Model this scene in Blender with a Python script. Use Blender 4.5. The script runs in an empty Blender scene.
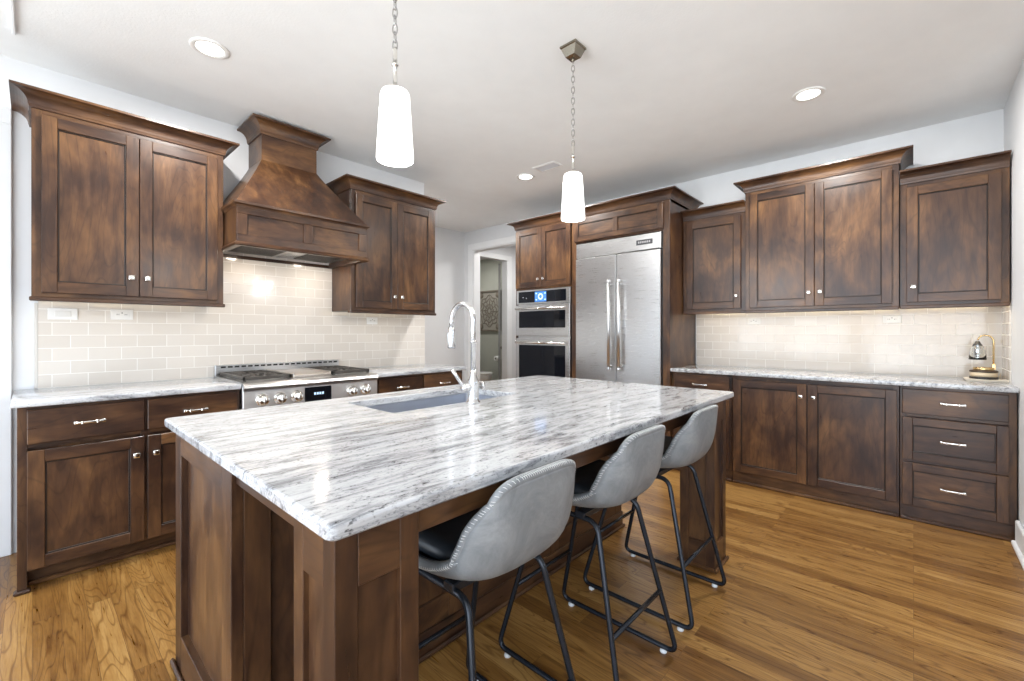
import bpy, bmesh, math, random
from mathutils import Vector, Matrix
random.seed(7)
S = bpy.context.scene
COL = S.collection
PI = math.pi

# ------------------------------------------------------------ camera
cam_d = bpy.data.cameras.new('camera'); cam = bpy.data.objects.new('camera', cam_d); COL.objects.link(cam)
cam_d.sensor_fit = 'HORIZONTAL'; cam_d.sensor_width = 36.0
cam_d.lens = 438.75 * 36.0 / 1024.0
cam_d.shift_y = -8.56 / 1024.0
cam_d.clip_start = 0.02
cam.location = (0, 0, 1.2386)
cam.rotation_euler = (PI/2, 0, 0.7412 - PI/2)
S.camera = cam

# ------------------------------------------------------------ world, exposure
S.view_settings.view_transform = 'Standard'
S.view_settings.look = 'None'
S.view_settings.gamma = 1.0
S.view_settings.use_curve_mapping = False
S.view_settings.exposure = 0.0
SKY_E = 6.8
W = bpy.data.worlds.new('sky'); S.world = W; W.use_nodes = True
bg = W.node_tree.nodes['Background']
_tc = W.node_tree.nodes.new('ShaderNodeTexCoord'); _sp = W.node_tree.nodes.new('ShaderNodeSeparateXYZ'); _rp = W.node_tree.nodes.new('ShaderNodeValToRGB')
W.node_tree.links.new(_tc.outputs['Generated'], _sp.inputs[0]); W.node_tree.links.new(_sp.outputs[2], _rp.inputs[0])
_ma = W.node_tree.nodes.new('ShaderNodeMath'); _ma.operation = 'MULTIPLY_ADD'; _ma.inputs[1].default_value = .5; _ma.inputs[2].default_value = .5
W.node_tree.links.new(_sp.outputs[2], _ma.inputs[0]); W.node_tree.links.new(_ma.outputs[0], _rp.inputs[0])
_e = _rp.color_ramp.elements; _e[0].position = .46; _e[0].color = (.94, .99, 1.02, 1); _e[1].position = .52; _e[1].color = (.66, .75, .87, 1)   # hazy sky above; extra brightness below the horizon added to lift the ceiling
W.node_tree.links.new(_rp.outputs[0], bg.inputs[0]); bg.inputs[1].default_value = SKY_E

CEIL = 2.769
CAN_W, PEND_W, STRIP_E = 30.0, 17.0, 17.0
def area_light(name, loc, size, power, color=(1, .97, .93), rot=(0, 0, 0), shape='DISK', sy=None, portal=False):
    d = bpy.data.lights.new(name, 'AREA'); d.shape = shape; d.size = size
    if sy: d.size_y = sy
    d.energy = power; d.color = color
    if portal: d.cycles.is_portal = True
    o = bpy.data.objects.new(name, d); COL.objects.link(o); o.location = loc; o.rotation_euler = rot
    return o
# daylight enters by the windows of the great room behind the camera
area_light('portal', (-1.87, -0.4, 1.36), 2.52, 1, rot=(0, -PI/2, 0), shape='RECTANGLE', sy=7.0, portal=True)
area_light('portal', (3.35, -4.17, 2.25), 1.7, 1, rot=(PI/2, 0, 0), shape='RECTANGLE', sy=.7, portal=True)

# ------------------------------------------------------------ materials
MATS = {}
class NT:
    def __init__(s, name):
        s.m = bpy.data.materials.new(name); s.m.use_nodes = True
        s.t = s.m.node_tree; s.b = s.t.nodes['Principled BSDF']
    def n(s, typ, **kw):
        o = s.t.nodes.new(typ)
        for k, v in kw.items():
            if k in o.inputs: s.put(o.inputs[k], v)
            else: setattr(o, k, v)
        return o
    def put(s, sock, v):
        if isinstance(v, bpy.types.NodeSocket): s.t.links.new(v, sock)
        else: sock.default_value = v
    def set(s, **kw):
        for k, v in kw.items(): s.put(s.b.inputs[k.replace('_', ' ')], v)
        return s.m
    def coords(s, scale=(1, 1, 1), rot=(0, 0, 0), loc=(0, 0, 0)):
        tc = s.n('ShaderNodeTexCoord')
        mp = s.n('ShaderNodeMapping')
        mp.inputs['Scale'].default_value = scale; mp.inputs['Rotation'].default_value = rot; mp.inputs['Location'].default_value = loc
        s.t.links.new(tc.outputs['Object'], mp.inputs['Vector'])
        return mp.outputs[0]
    def noise(s, vec, scale, detail=4, rough=.55, dist=0., w=None):
        o = s.n('ShaderNodeTexNoise')
        if w is not None: o.noise_dimensions = '4D'; s.put(o.inputs['W'], w)
        s.put(o.inputs['Vector'], vec); s.put(o.inputs['Scale'], scale); s.put(o.inputs['Detail'], detail)
        s.put(o.inputs['Roughness'], rough); s.put(o.inputs['Distortion'], dist)
        return o.outputs['Fac']
    def ramp(s, fac, stops, interp='LINEAR'):
        o = s.n('ShaderNodeValToRGB'); cr = o.color_ramp; cr.interpolation = interp
        while len(cr.elements) < len(stops): cr.elements.new(.5)
        for e, (p, c) in zip(cr.elements, stops):
            e.position = p; e.color = (c, c, c, 1) if isinstance(c, (int, float)) else (*c, 1)
        s.put(o.inputs[0], fac); return o.outputs[0]
    def mix(s, fac, a, b, mode='MIX'):
        o = s.n('ShaderNodeMix', data_type='RGBA', blend_type=mode)
        for i, v in ((0, fac), (6, a), (7, b)):
            if isinstance(v, tuple) and len(v) == 3: v = (*v, 1)
            s.put(o.inputs[i], v)
        return o.outputs[2]
    def math(s, op, a, b=0.):
        o = s.n('ShaderNodeMath', operation=op); s.put(o.inputs[0], a); s.put(o.inputs[1], b); return o.outputs[0]
    def bump(s, h, strength, dist=.01):
        o = s.n('ShaderNodeBump'); s.put(o.inputs['Height'], h); s.put(o.inputs['Strength'], strength); s.put(o.inputs['Distance'], dist)
        s.t.links.new(o.outputs[0], s.b.inputs['Normal'])

def plain(name, col, rough=.5, metal=0., emit=0., spec=.5, bump=None, coat=0.):
    if name in MATS: return MATS[name]
    t = NT(name); t.set(Base_Color=(*col, 1), Roughness=rough, Metallic=metal)
    t.b.inputs['Specular IOR Level'].default_value = spec
    if coat: t.b.inputs['Coat Weight'].default_value = coat
    v = t.coords()
    nz = t.noise(v, 6., 3)
    t.set(Base_Color=t.mix(nz, tuple(c*.96 for c in col), tuple(min(1, c*1.04) for c in col)))
    if bump: t.bump(t.noise(v, bump[0], 4), bump[1], bump[2])
    if emit: t.set(Emission_Color=(*col, 1), Emission_Strength=emit)
    MATS[name] = t.m; return t.m

def wood(axis, tone=1.0):
    key = 'stained_alder_' + axis
    if key in MATS: return MATS[key]
    t = NT(key)
    long_s, cross = .9, 9.0
    long_s, cross = 1.0, 6.0
    sc = {'x': (long_s, cross, cross), 'y': (cross, long_s, cross), 'z': (cross, cross, long_s)}[axis]
    sc2 = {'x': (.55, 1, 1), 'y': (1, .55, 1), 'z': (1, 1, .55)}[axis]
    rnd = t.math('MULTIPLY', t.n('ShaderNodeObjectInfo').outputs['Random'], 37.)
    v = t.coords(sc); v2 = t.coords(sc2)
    fine = t.noise(v, 6., 6, .65, .3, rnd)
    mid = t.noise(v, 1.1, 4, .55, 1.2, rnd)
    blot = t.noise(v2, 4.0, 3, .6, .9, rnd)
    f = t.math('ADD', t.math('MULTIPLY', fine, .22), t.math('ADD', t.math('MULTIPLY', mid, .26), t.math('MULTIPLY', blot, .52)))
    c = t.ramp(f, [(.36, (.018, .0083, .0052)), (.44, (.038, .0164, .0090)), (.51, (.071, .0320, .0145)), (.59, (.132, .0625, .0248)), (.69, (.23, .116, .044))])
    cf = t.noise(t.coords({'x': (.5, 2.6, 2.6), 'y': (2.6, .5, 2.6), 'z': (2.6, 2.6, .5)}[axis]), 1.4, 2, .5, .6, rnd)
    cl = t.ramp(t.math('ABSOLUTE', t.math('SINE', t.math('MULTIPLY', cf, 70.))), [(.0, .74), (.35, 1.)])
    c = t.mix(1., c, cl, 'MULTIPLY')
    knots = t.n('ShaderNodeTexVoronoi'); t.put(knots.inputs['Vector'], v2); t.put(knots.inputs['Scale'], 3.2)
    kf = t.ramp(knots.outputs['Distance'], [(.03, .35), (.10, 1.)])
    c = t.mix(1., c, kf, 'MULTIPLY')
    t.set(Base_Color=c, Roughness=t.ramp(fine, [(.3, .27), (.7, .38)]))
    t.b.inputs['Specular IOR Level'].default_value = .5
    t.bump(fine, .05, .004)
    MATS[key] = t.m; return t.m

def granite():
    if 'granite' in MATS: return MATS['granite']
    t = NT('granite')
    v = t.coords((1.25, 6.5, 6.5), rot=(0, 0, math.radians(5)))
    v1 = t.coords((1, 1.6, 1.6))
    a = t.noise(v, 1.5, 8, .70, 1.6)
    b = t.noise(v, 5.2, 8, .75, 1.2)
    sp = t.noise(v1, 95., 3, .6)
    big = t.noise(v1, 2.2, 3, .5, .6)
    st = t.ramp(t.math('ADD', t.math('MULTIPLY', a, .6), t.math('MULTIPLY', b, .4)), [(.38, .05), (.44, .36), (.495, .80), (.56, 1.)])
    base = t.mix(big, (.48, .495, .52), (.67, .68, .69))
    c = t.mix(st, (.13, .135, .15), base)
    s2 = t.ramp(sp, [(.34, .25), (.46, 1.)])
    near = t.ramp(b, [(.42, 1.), (.56, .15)])
    c = t.mix(near, c, t.mix(1., c, s2, 'MULTIPLY'))
    t.set(Base_Color=c, Roughness=.13)
    t.b.inputs['Coat Weight'].default_value = .3; t.b.inputs['Coat Roughness'].default_value = .05
    MATS['granite'] = t.m; return t.m

def floor_mat():
    t = NT('oak_planks')
    tc = t.n('ShaderNodeTexCoord')
    sx = t.n('ShaderNodeSeparateXYZ'); t.put(sx.inputs[0], tc.outputs['Object'])
    cx = t.n('ShaderNodeCombineXYZ'); t.put(cx.inputs[0], sx.outputs[1]); t.put(cx.inputs[1], sx.outputs[0])
    br = t.n('ShaderNodeTexBrick', offset=.37, offset_frequency=2, squash=1.)
    t.put(br.inputs['Vector'], cx.outputs[0]); t.put(br.inputs['Scale'], 1.)
    br.inputs['Brick Width'].default_value = 1.05; br.inputs['Row Height'].default_value = .083
    br.inputs['Mortar Size'].default_value = .0007; br.inputs['Mortar Smooth'].default_value = .4
    br.inputs['Color1'].default_value = (0, 0, 0, 1); br.inputs['Color2'].default_value = (1, 1, 1, 1); br.inputs['Mortar'].default_value = (.5, .5, .5, 1)
    rv = t.math('MULTIPLY', br.outputs['Color'], 21.)
    v = t.coords((11., .8, 1)); v3 = t.coords((7.5, .75, 1))
    g = t.noise(v, 7., 6, .65, .4, rv)
    g2 = t.noise(v, 1.3, 3, .55, 1.0, rv)
    fld = t.noise(v3, 1.0, 2, .45, .5, rv)
    ln = t.math('ABSOLUTE', t.math('SINE', t.math('MULTIPLY', fld, 75.)))
    ln = t.ramp(ln, [(.02, 0.), (.45, 1.)])
    pores = t.ramp(t.noise(t.coords((70., 3., 1)), 3.5, 3, .6, 0., rv), [(.36, 0.), (.46, 1.)])
    f = t.math('ADD', t.math('MULTIPLY', g, .36), t.math('ADD', t.math('MULTIPLY', g2, .40), t.math('MULTIPLY', br.outputs['Color'], .20)))
    c = t.ramp(f, [(.36, (.165, .074, .018)), (.45, (.255, .124, .031)), (.54, (.345, .183, .052)), (.66, (.46, .27, .090))])
    dk = t.mix(1., c, (.55, .47, .38), 'MULTIPLY')
    c = t.mix(t.math('MULTIPLY', ln, 1.), dk, c); c = t.mix(t.math('ADD', t.math('MULTIPLY', pores, .5), .5), dk, c)
    c = t.mix(br.outputs['Fac'], c, (.09, .04, .014))
    t.set(Base_Color=c, Roughness=t.ramp(g, [(.3, .26), (.7, .36)]))
    t.bump(t.math('SUBTRACT', t.math('MULTIPLY', g, .25), br.outputs['Fac']), .12, .002)
    return t.m

def tile_mat(axis):
    key = 'subway_tile_' + axis
    if key in MATS: return MATS[key]
    t = NT(key)
    tc = t.n('ShaderNodeTexCoord')
    sx = t.n('ShaderNodeSeparateXYZ'); t.put(sx.inputs[0], tc.outputs['Object'])
    cx = t.n('ShaderNodeCombineXYZ'); t.put(cx.inputs[0], sx.outputs[0 if axis == 'x' else 1]); t.put(cx.inputs[1], sx.outputs[2])
    br = t.n('ShaderNodeTexBrick', offset=.5, offset_frequency=2)
    t.put(br.inputs['Vector'], cx.outputs[0]); t.put(br.inputs['Scale'], 1.)
    br.inputs['Brick Width'].default_value = .1524; br.inputs['Row Height'].default_value = .0762
    br.inputs['Mortar Size'].default_value = .0019; br.inputs['Mortar Smooth'].default_value = .15
    br.inputs['Color1'].default_value = (.64, .595, .54, 1); br.inputs['Color2'].default_value = (.70, .655, .60, 1); br.inputs['Mortar'].default_value = (.84, .82, .78, 1)
    w = t.noise(t.coords((1, 1, 1)), 9., 2, .5)
    t.set(Base_Color=br.outputs['Color'], Roughness=t.ramp(br.outputs['Fac'], [(.0, .10), (1., .6)]))
    t.bump(t.math('SUBTRACT', t.math('MULTIPLY', w, 1.1), br.outputs['Fac']), .35, .004)
    MATS[key] = t.m; return t.m

def steel(axis='y', name='brushed_steel', col=(.62, .625, .63), rough=.30):
    key = name + '_' + axis
    if key in MATS: return MATS[key]
    t = NT(key)
    sc = {'x': (1, 60, 60), 'y': (60, 1, 60), 'z': (60, 60, 1)}[axis]
    g = t.noise(t.coords(sc), 6., 4)
    t.set(Base_Color=t.mix(g, tuple(c*.93 for c in col), tuple(min(1, c*1.05) for c in col)), Metallic=1., Roughness=t.ramp(g, [(.3, rough*.85), (.7, rough*1.15)]))
    t.bump(g, .02, .001)
    MATS[key] = t.m; return t.m

def leather(name, c0, c1, rough):
    if name in MATS: return MATS[name]
    t = NT(name); v = t.coords()
    a = t.noise(v, 9., 6, .7, .8); b = t.noise(v, 60., 4, .6)
    t.set(Base_Color=t.mix(t.ramp(a, [(.32, 0.), (.68, 1.)]), c0, c1), Roughness=rough)
    t.bump(b, .12, .002)
    MATS[name] = t.m; return t.m

WZ, WX, WY = wood('z'), wood('x'), wood('y')
GR = granite()
PAINT = plain('wall_paint', (.70, .715, .735), .75, bump=(160., .05, .002))
CEILM = plain('ceiling_paint', (.86, .875, .88), .85, bump=(90., .25, .004))
TRIMM = plain('trim_paint', (.80, .815, .83), .4)
SAGE = plain('sage_paint', (.40, .41, .365), .75)
NICKEL = plain('polished_nickel', (.80, .78, .74), .12, 1.)
CHROME = plain('faucet_nickel', (.70, .70, .70), .22, 1.)
BRASS = plain('brass', (.78, .58, .30), .22, 1.)
BRONZE = plain('antique_nickel', (.30, .27, .22), .25, 1.)
BLACKM = plain('black_metal', (.022, .026, .034), .24, .5)
BLACKG = plain('black_glass', (.006, .007, .010), .05, 0., spec=.3)
IRON = plain('cast_iron', (.06, .054, .048), .45, .3)
DARK = plain('dark_recess', (.012, .011, .010), .8)
WHITEP = plain('white_plastic', (.80, .80, .785), .35)
PORC = plain('porcelain', (.85, .85, .84), .12)
CLEAR = plain('clear_rubber', (.75, .77, .78), .25)
GREYL = leather('grey_leather', (.155, .168, .178), (.29, .302, .31), .48)
BLACKL = leather('black_leather', (.012, .016, .021), (.022, .028, .036), .42)
STITCH = plain('white_thread', (.78, .78, .76), .7)
STEELX, STEELY = steel('x'), steel('y')
SINKM = steel('x', 'sink_steel', (.55, .58, .64), .35)

# ------------------------------------------------------------ mesh builder
class MB:
    def __init__(s): s.bm = bmesh.new()
    def _add(s, pts, faces, m=0, smooth=False):
        vs = [s.bm.verts.new(p) for p in pts]
        for f in faces:
            try:
                fc = s.bm.faces.new([vs[i] for i in f]); fc.material_index = m; fc.smooth = smooth
            except ValueError: pass
        return s
    def box(s, x0, x1, y0, y1, z0, z1, m=0, bev=0.0015, seg=1):
        x0, x1 = sorted((x0, x1)); y0, y1 = sorted((y0, y1)); z0, z1 = sorted((z0, z1))
        b = bmesh.new()
        vs = [b.verts.new((x, y, z)) for z in (z0, z1) for (x, y) in ((x0, y0), (x1, y0), (x1, y1), (x0, y1))]
        for f in ((3, 2, 1, 0), (4, 5, 6, 7), (0, 1, 5, 4), (1, 2, 6, 5), (2, 3, 7, 6), (3, 0, 4, 7)): b.faces.new([vs[i] for i in f])
        bev = min(bev, .45*min(x1-x0, y1-y0, z1-z0))
        if bev > 0: bmesh.ops.bevel(b, geom=b.edges[:], offset=bev, segments=seg, affect='EDGES', profile=.5)
        b.verts.index_update()
        s._add([v.co.copy() for v in b.verts], [[v.index for v in f.verts] for f in b.faces], m, seg > 1)
        b.free(); return s
    def loft(s, rings, m=0, smooth=False, caps=True, closed=False):
        n = len(rings[0]); pts = [p for r in rings for p in r]; fs = []
        k = len(rings)
        for i in range(k if closed else k-1):
            j = (i+1) % k
            for a in range(n):
                b = (a+1) % n
                fs.append((i*n+a, i*n+b, j*n+b, j*n+a))
        if caps and not closed: fs += [tuple(range(n))[::-1], tuple((k-1)*n+a for a in range(n))]
        return s._add(pts, fs, m, smooth)
    def tube(s, path, r, n=10, m=0, closed=False, fil=0., fseg=5):
        P = [Vector(p) for p in path]
        if fil > 0: P = fillet(P, fil, fseg, closed)
        k = len(P); rings = []; u = None
        for i in range(k):
            if closed: tg = P[(i+1) % k] - P[i-1]
            else: tg = P[min(i+1, k-1)] - P[max(i-1, 0)]
            tg.normalize()
            if u is None:
                u = tg.orthogonal().normalized()
            u = (u - tg*u.dot(tg)).normalized(); w = tg.cross(u)
            rr = r[i] if isinstance(r, (list, tuple)) else r
            rings.append([P[i] + (u*math.cos(2*PI*a/n) + w*math.sin(2*PI*a/n))*rr for a in range(n)])
        if closed:
            # closing twist: choose best rotation of last ring
            a0 = rings[0]; best = min(range(n), key=lambda o: sum((a0[a]-rings[-1][(a+o) % n]).length for a in range(n)))
            pts = [p for r_ in rings for p in r_]; fs = []
            for i in range(k-1):
                for a in range(n): fs.append((i*n+a, i*n+(a+1) % n, (i+1)*n+(a+1) % n, (i+1)*n+a))
            for a in range(n): fs.append(((k-1)*n+(a+best) % n, (k-1)*n+(a+1+best) % n, (a+1) % n, a))
            return s._add(pts, fs, m, True)
        return s.loft(rings, m, True)
    def lathe(s, prof, c=(0, 0, 0), n=32, m=0, axis='z', smooth=True, closed=False):
        rings = []
        for r, h in prof:
            ring = []
            for a in range(n):
                p, q = r*math.cos(2*PI*a/n), r*math.sin(2*PI*a/n)
                v = {'z': (p, q, h), 'x': (h, p, q), 'y': (p, h, q)}[axis]
                ring.append((c[0]+v[0], c[1]+v[1], c[2]+v[2]))
            rings.append(ring)
        return s.loft(rings, m, smooth, closed=closed)
    def grid(s, fn, nu, nv, m=0, smooth=True):
        pts = [fn(i/nu, j/nv) for i in range(nu+1) for j in range(nv+1)]
        fs = [(i*(nv+1)+j, (i+1)*(nv+1)+j, (i+1)*(nv+1)+j+1, i*(nv+1)+j+1) for i in range(nu) for j in range(nv)]
        return s._add(pts, fs, m, smooth)

def fillet(P, r, seg, closed):
    out = []; k = len(P)
    for i, p in enumerate(P):
        if not closed and i in (0, k-1): out.append(p.copy()); continue
        a, b = (P[i-1]-p), (P[(i+1) % k]-p)
        rr = min(r, a.length*.45, b.length*.45)
        a, b = p+a.normalized()*rr, p+b.normalized()*rr
        for j in range(seg+1):
            t = j/seg; out.append(a*(1-t)**2 + p*2*t*(1-t) + b*t*t)
    return out

def origin(o):
    v = Vector((0, 0, 0))
    while o is not None: v += Vector(o.location); o = o.parent
    return v
def obj(name, mb, mats, parent=None, label=None, loc=None):
    """link one mesh object; the builder's coordinates are world coordinates"""
    bm = mb.bm; bmesh.ops.recalc_face_normals(bm, faces=bm.faces[:])
    off = origin(parent) + (Vector(loc) if loc else Vector((0, 0, 0)))
    if off.length > 0: bmesh.ops.translate(bm, verts=bm.verts[:], vec=-off)
    me = bpy.data.meshes.new(name); bm.to_mesh(me); bm.free()
    for mt in (mats if isinstance(mats, (list, tuple)) else [mats]): me.materials.append(mt)
    o = bpy.data.objects.new(name, me); COL.objects.link(o); o.parent = parent
    if loc: o.location = loc
    if label: o['label'] = label
    return o
def tag(o, label, cat, group=None, kind=None):
    o['label'] = label; o['category'] = cat
    if group: o['group'] = group
    if kind: o['kind'] = kind
    return o
def thing(name, label, cat, loc=(0, 0, 0), group=None):
    o = bpy.data.objects.new(name, None); COL.objects.link(o); o.location = loc
    o.empty_display_size = .1
    return tag(o, label, cat, group)
def struct(name, mb, mats, parent=None, label=None):
    o = obj(name, mb, mats, parent)
    if parent is None: tag(o, label or name.replace('_', ' '), name.split('_')[0], kind='structure')
    return o
def copy_tree(o, parent=None):
    c = o.copy(); COL.objects.link(c); c.parent = parent
    for ch in list(o.children): copy_tree(ch, c)
    return c
def dup(o, loc, label):
    c = copy_tree(o); c.location = loc; c['label'] = label; return c

class Fr:
    """a wall run: u along the wall (left to right), d out from the wall, z up"""
    def __init__(s, kind): s.k = kind
    def p(s, u, d, z):
        return (u, 3.717-d, z) if s.k == 'range' else (4.493-d, -u, z)
    def box(s, mb, u0, u1, d0, d1, z0, z1, m=0, bev=.0015, seg=1):
        a, b = s.p(u0, d0, z0), s.p(u1, d1, z1)
        return mb.box(a[0], b[0], a[1], b[1], a[2], b[2], m, bev, seg)
    def rect(s, u0, u1, d0, d1, z): return [s.p(u0, d0, z), s.p(u1, d0, z), s.p(u1, d1, z), s.p(u0, d1, z)]
    def n(s, v):  # outward axis for lathes
        return 'y' if s.k == 'range' else 'x'
R, G = Fr('range'), Fr('fridge')
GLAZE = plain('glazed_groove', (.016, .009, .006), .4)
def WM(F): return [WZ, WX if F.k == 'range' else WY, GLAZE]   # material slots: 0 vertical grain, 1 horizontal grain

def shaker(F, u0, u1, z0, z1, d, th=.021, fw=.058, slab=False, mids=0, hor=False):
    mb = MB()
    if slab:
        F.box(mb, u0, u1, d, d+th, z0, z1, 1, .003); return mb
    F.box(mb, u0, u0+fw, d, d+th, z0, z1, 0, .002)
    F.box(mb, u1-fw, u1, d, d+th, z0, z1, 0, .002)
    F.box(mb, u0+fw, u1-fw, d, d+th, z1-fw, z1, 1, .002)
    F.box(mb, u0+fw, u1-fw, d, d+th, z0, z0+fw, 1, .002)
    F.box(mb, u0+fw*.9, u1-fw*.9, d, d+th-.011, z0+fw*.9, z1-fw*.9, 1 if hor else 0, 0)
    # small bead inside the frame
    b = .007
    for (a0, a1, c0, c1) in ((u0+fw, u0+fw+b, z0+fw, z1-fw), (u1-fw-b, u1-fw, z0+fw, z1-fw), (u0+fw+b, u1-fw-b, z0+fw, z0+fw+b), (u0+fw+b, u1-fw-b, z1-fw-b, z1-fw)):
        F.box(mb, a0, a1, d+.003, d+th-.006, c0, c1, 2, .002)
    for k in range(mids):
        c = u0+(u1-u0)*(k+1)/(mids+1)
        F.box(mb, c-fw/2, c+fw/2, d, d+th, z0+fw, z1-fw, 0, .002)
    return mb
def knob(F, u, z, d, parent):
    mb = MB()
    F.box(mb, u-.006, u+.006, d, d+.016, z-.006, z+.006, 0, .001)
    F.box(mb, u-.014, u+.014, d+.014, d+.024, z-.014, z+.014, 0, .004, 2)
    return obj('knob', mb, NICKEL, parent, 'square polished nickel knob')
def pull(F, u, z, d, parent, w=.116):
    mb = MB()
    for sgn in (-1, 1):
        c = u+sgn*(w/2-.008)
        F.box(mb, c-.009, c+.009, d, d+.026, z-.009, z+.009, 0, .004, 2)
    F.box(mb, u-w/2+.008, u+w/2-.008, d+.020, d+.030, z-.006, z+.006, 0, .003, 2)
    for sgn in (-1, 1):
        c = u+sgn*(w/2-.030); F.box(mb, c-.004, c+.004, d+.018, d+.032, z-.008, z+.008, 0, .002)
    return obj('handle', mb, NICKEL, parent, 'polished nickel bar pull')
def door(F, u0, u1, z0, z1, d, parent, kn=None, **kw):
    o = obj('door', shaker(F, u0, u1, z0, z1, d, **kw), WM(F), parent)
    if kn: knob(F, kn[0], kn[1], d+kw.get('th', .021), o)
    return o
def drawer(F, u0, u1, z0, z1, d, parent, panel=False):
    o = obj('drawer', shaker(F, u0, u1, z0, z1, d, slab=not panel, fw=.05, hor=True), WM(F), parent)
    pull(F, (u0+u1)/2, (z0+z1)/2, d+.021, o)
    return o
def crown(F, u0, u1, dback, dfront, z0, z1, proj=.075, L=1, Rr=1):
    mb = MB(); prof = [(.0, z0), (.008, z0), (.010, z0+.012)]
    h = z1-z0-.012-.014
    for k in range(9):
        a = k/8*PI/2
        prof.append((.012+(proj-.018)*(1-math.cos(a)), z0+.014+h*math.sin(a)))
    prof += [(proj, z1-.012), (proj, z1)]
    rings = []
    for o, z in prof: rings.append(F.rect(u0-o*L, u1+o*Rr, dback, dfront+o, z))
    mb.loft(rings, 1); return mb
def face_frame(F, mb, u0, u1, d0, d1, z0, z1, st=.038, rt=.03, rb=.04, mull=()):
    F.box(mb, u0, u0+st, d0, d1, z0, z1, 0, .001); F.box(mb, u1-st, u1, d0, d1, z0, z1, 0, .001)
    F.box(mb, u0+st, u1-st, d0, d1, z1-rt, z1, 1, .001); F.box(mb, u0+st, u1-st, d0, d1, z0, z0+rb, 1, .001)
    for c in mull: F.box(mb, c-st/2, c+st/2, d0, d1, z0+rb, z1-rt, 0, .001)

STRIPM = {k: plain('warm_strip_'+k, (1., .80, .52), .5, emit=STRIP_E*f) for k, f in (('range', .45), ('fridge', 1.))}
def upper(F, u0, u1, depth, z0, ztop, crown_top, ndoors, label, L=1, Rr=1, knob_side=None, proj=.075, strip=True, rail_l=.008, rail_r=.008):
    c = F.p((u0+u1)/2, 0, z0)
    t = thing('wall_cabinet', label, 'cabinet', c)
    mb = MB()
    F.box(mb, u0, u1, .003, depth-.02, z0+.02, ztop, 0, .001)
    face_frame(F, mb, u0, u1, depth-.02, depth, z0+.02, ztop)
    obj('carcass', mb, WM(F), t)
    mb = MB(); F.box(mb, u0-rail_l, u1+rail_r, depth-.04, depth+.012, z0, z0+.022, 1, .004); obj('light_rail', mb, WM(F), t)
    g = .036
    w = (u1-u0-2*g-(ndoors-1)*.003)/ndoors
    zb, zt = z0+.044, ztop-.03
    for k in range(ndoors):
        a = u0+g+k*(w+.003); b = a+w
        if ndoors == 2: ku = b-.035 if k == 0 else a+.035
        else: ku = b-.035 if knob_side == 'r' else a+.035
        door(F, a, b, zb, zt, depth, t, (ku, z0+.15))
    obj('crown', crown(F, u0, u1, .003, depth, ztop, crown_top, proj, L, Rr), WM(F), t)
    if strip:
        mb = MB(); F.box(mb, u0+.04, u1-.04, depth-.085, depth-.07, z0+.008, z0+.0195, 0, 0); obj('light_strip', mb, STRIPM[F.k], t, 'warm glowing under-cabinet light strip')
    return t

# ------------------------------------------------------------ setting
BX0, BX1, BY0, BY1 = -1.9, 7.2, -4.2, 7.3
mb = MB(); mb.box(BX0-.15, BX1, BY0-.15, BY1, -.12, 0, 0, 0); struct('floor', mb, floor_mat())
mb = MB(); mb.box(BX0-.15, BX1, BY0-.15, BY1, CEIL, CEIL+.12, 0, 0); struct('ceiling', mb, CEILM)
# range wall, ends at x=2.725 where a passage opens behind it
mb = MB(); mb.box(BX0, 2.725, 3.717, 3.84, 0, CEIL, 0, 0); struct('wall_left', mb, PAINT)
# fridge wall with the passage doorway
mb = MB()
mb.box(4.493, 4.613, -.575, 3.95, 0, CEIL, 0, 0); mb.box(4.493, 4.613, 4.90, 5.103, 0, CEIL, 0, 0); mb.box(4.493, 4.613, 3.95, 4.90, 2.475, CEIL, 0, 0)
struct('wall_back', mb, PAINT)
mb = MB(); mb.box(1.2, 4.613, 5.103, 5.2, 0, CEIL, 0, 0); struct('wall_passage', mb, PAINT)
mb = MB(); mb.box(1.08, 1.2, 3.84, 5.2, 0, CEIL, 0, 0); struct('wall_passage_end', mb, PAINT)
mb = MB(); mb.box(3.42, 4.493, -.575, -.455, 0, CEIL, 0, 0); struct('wall_right', mb, PAINT)
mb = MB(); mb.box(4.493, 4.613, BY0, -.575, 0, CEIL, 0, 0); struct('wall_far_right', mb, PAINT)
# unseen great room behind the camera; windows sized and placed for their light
def window_wall(name, axis, at, a0, a1, opens, z0, z1, n0):
    mb = MB(); cur = a0
    def seg(p, q, zz0, zz1):
        if axis == 'x': mb.box(at-.14, at, p, q, zz0, zz1, 0, 0)
        else: mb.box(p, q, at-.14, at, zz0, zz1, 0, 0)
    for (p, q) in opens:
        seg(cur, p, 0, CEIL); seg(p, q, 0, z0); seg(p, q, z1, CEIL); cur = q
    seg(cur, a1, 0, CEIL); struct(name, mb, PAINT)
    for k, (p, q) in enumerate(opens):
        fm = MB(); fr = .06
        def fb(p0, q0, zz0, zz1):
            if axis == 'x': fm.box(at-.10, at-.04, p0, q0, zz0, zz1, 0, .003)
            else: fm.box(p0, q0, at-.10, at-.04, zz0, zz1, 0, .003)
        fb(p, p+fr, z0, z1); fb(q-fr, q, z0, z1); fb(p+fr, q-fr, z0, z0+fr); fb(p+fr, q-fr, z1-fr, z1); fb((p+q)/2-.03, (p+q)/2+.03, z0+fr, z1-fr)
        struct('window_%d' % (n0+k), fm, TRIMM)
window_wall('wall_west', 'x', BX0, BY0, 3.717, [(-3.9, -1.7), (-1.5, .7), (.9, 3.1)], .10, 2.62, 1)
window_wall('wall_south', 'y', BY0, BX0, 4.493, [(2.5, 4.2)], 1.9, 2.6, 4)
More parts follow.
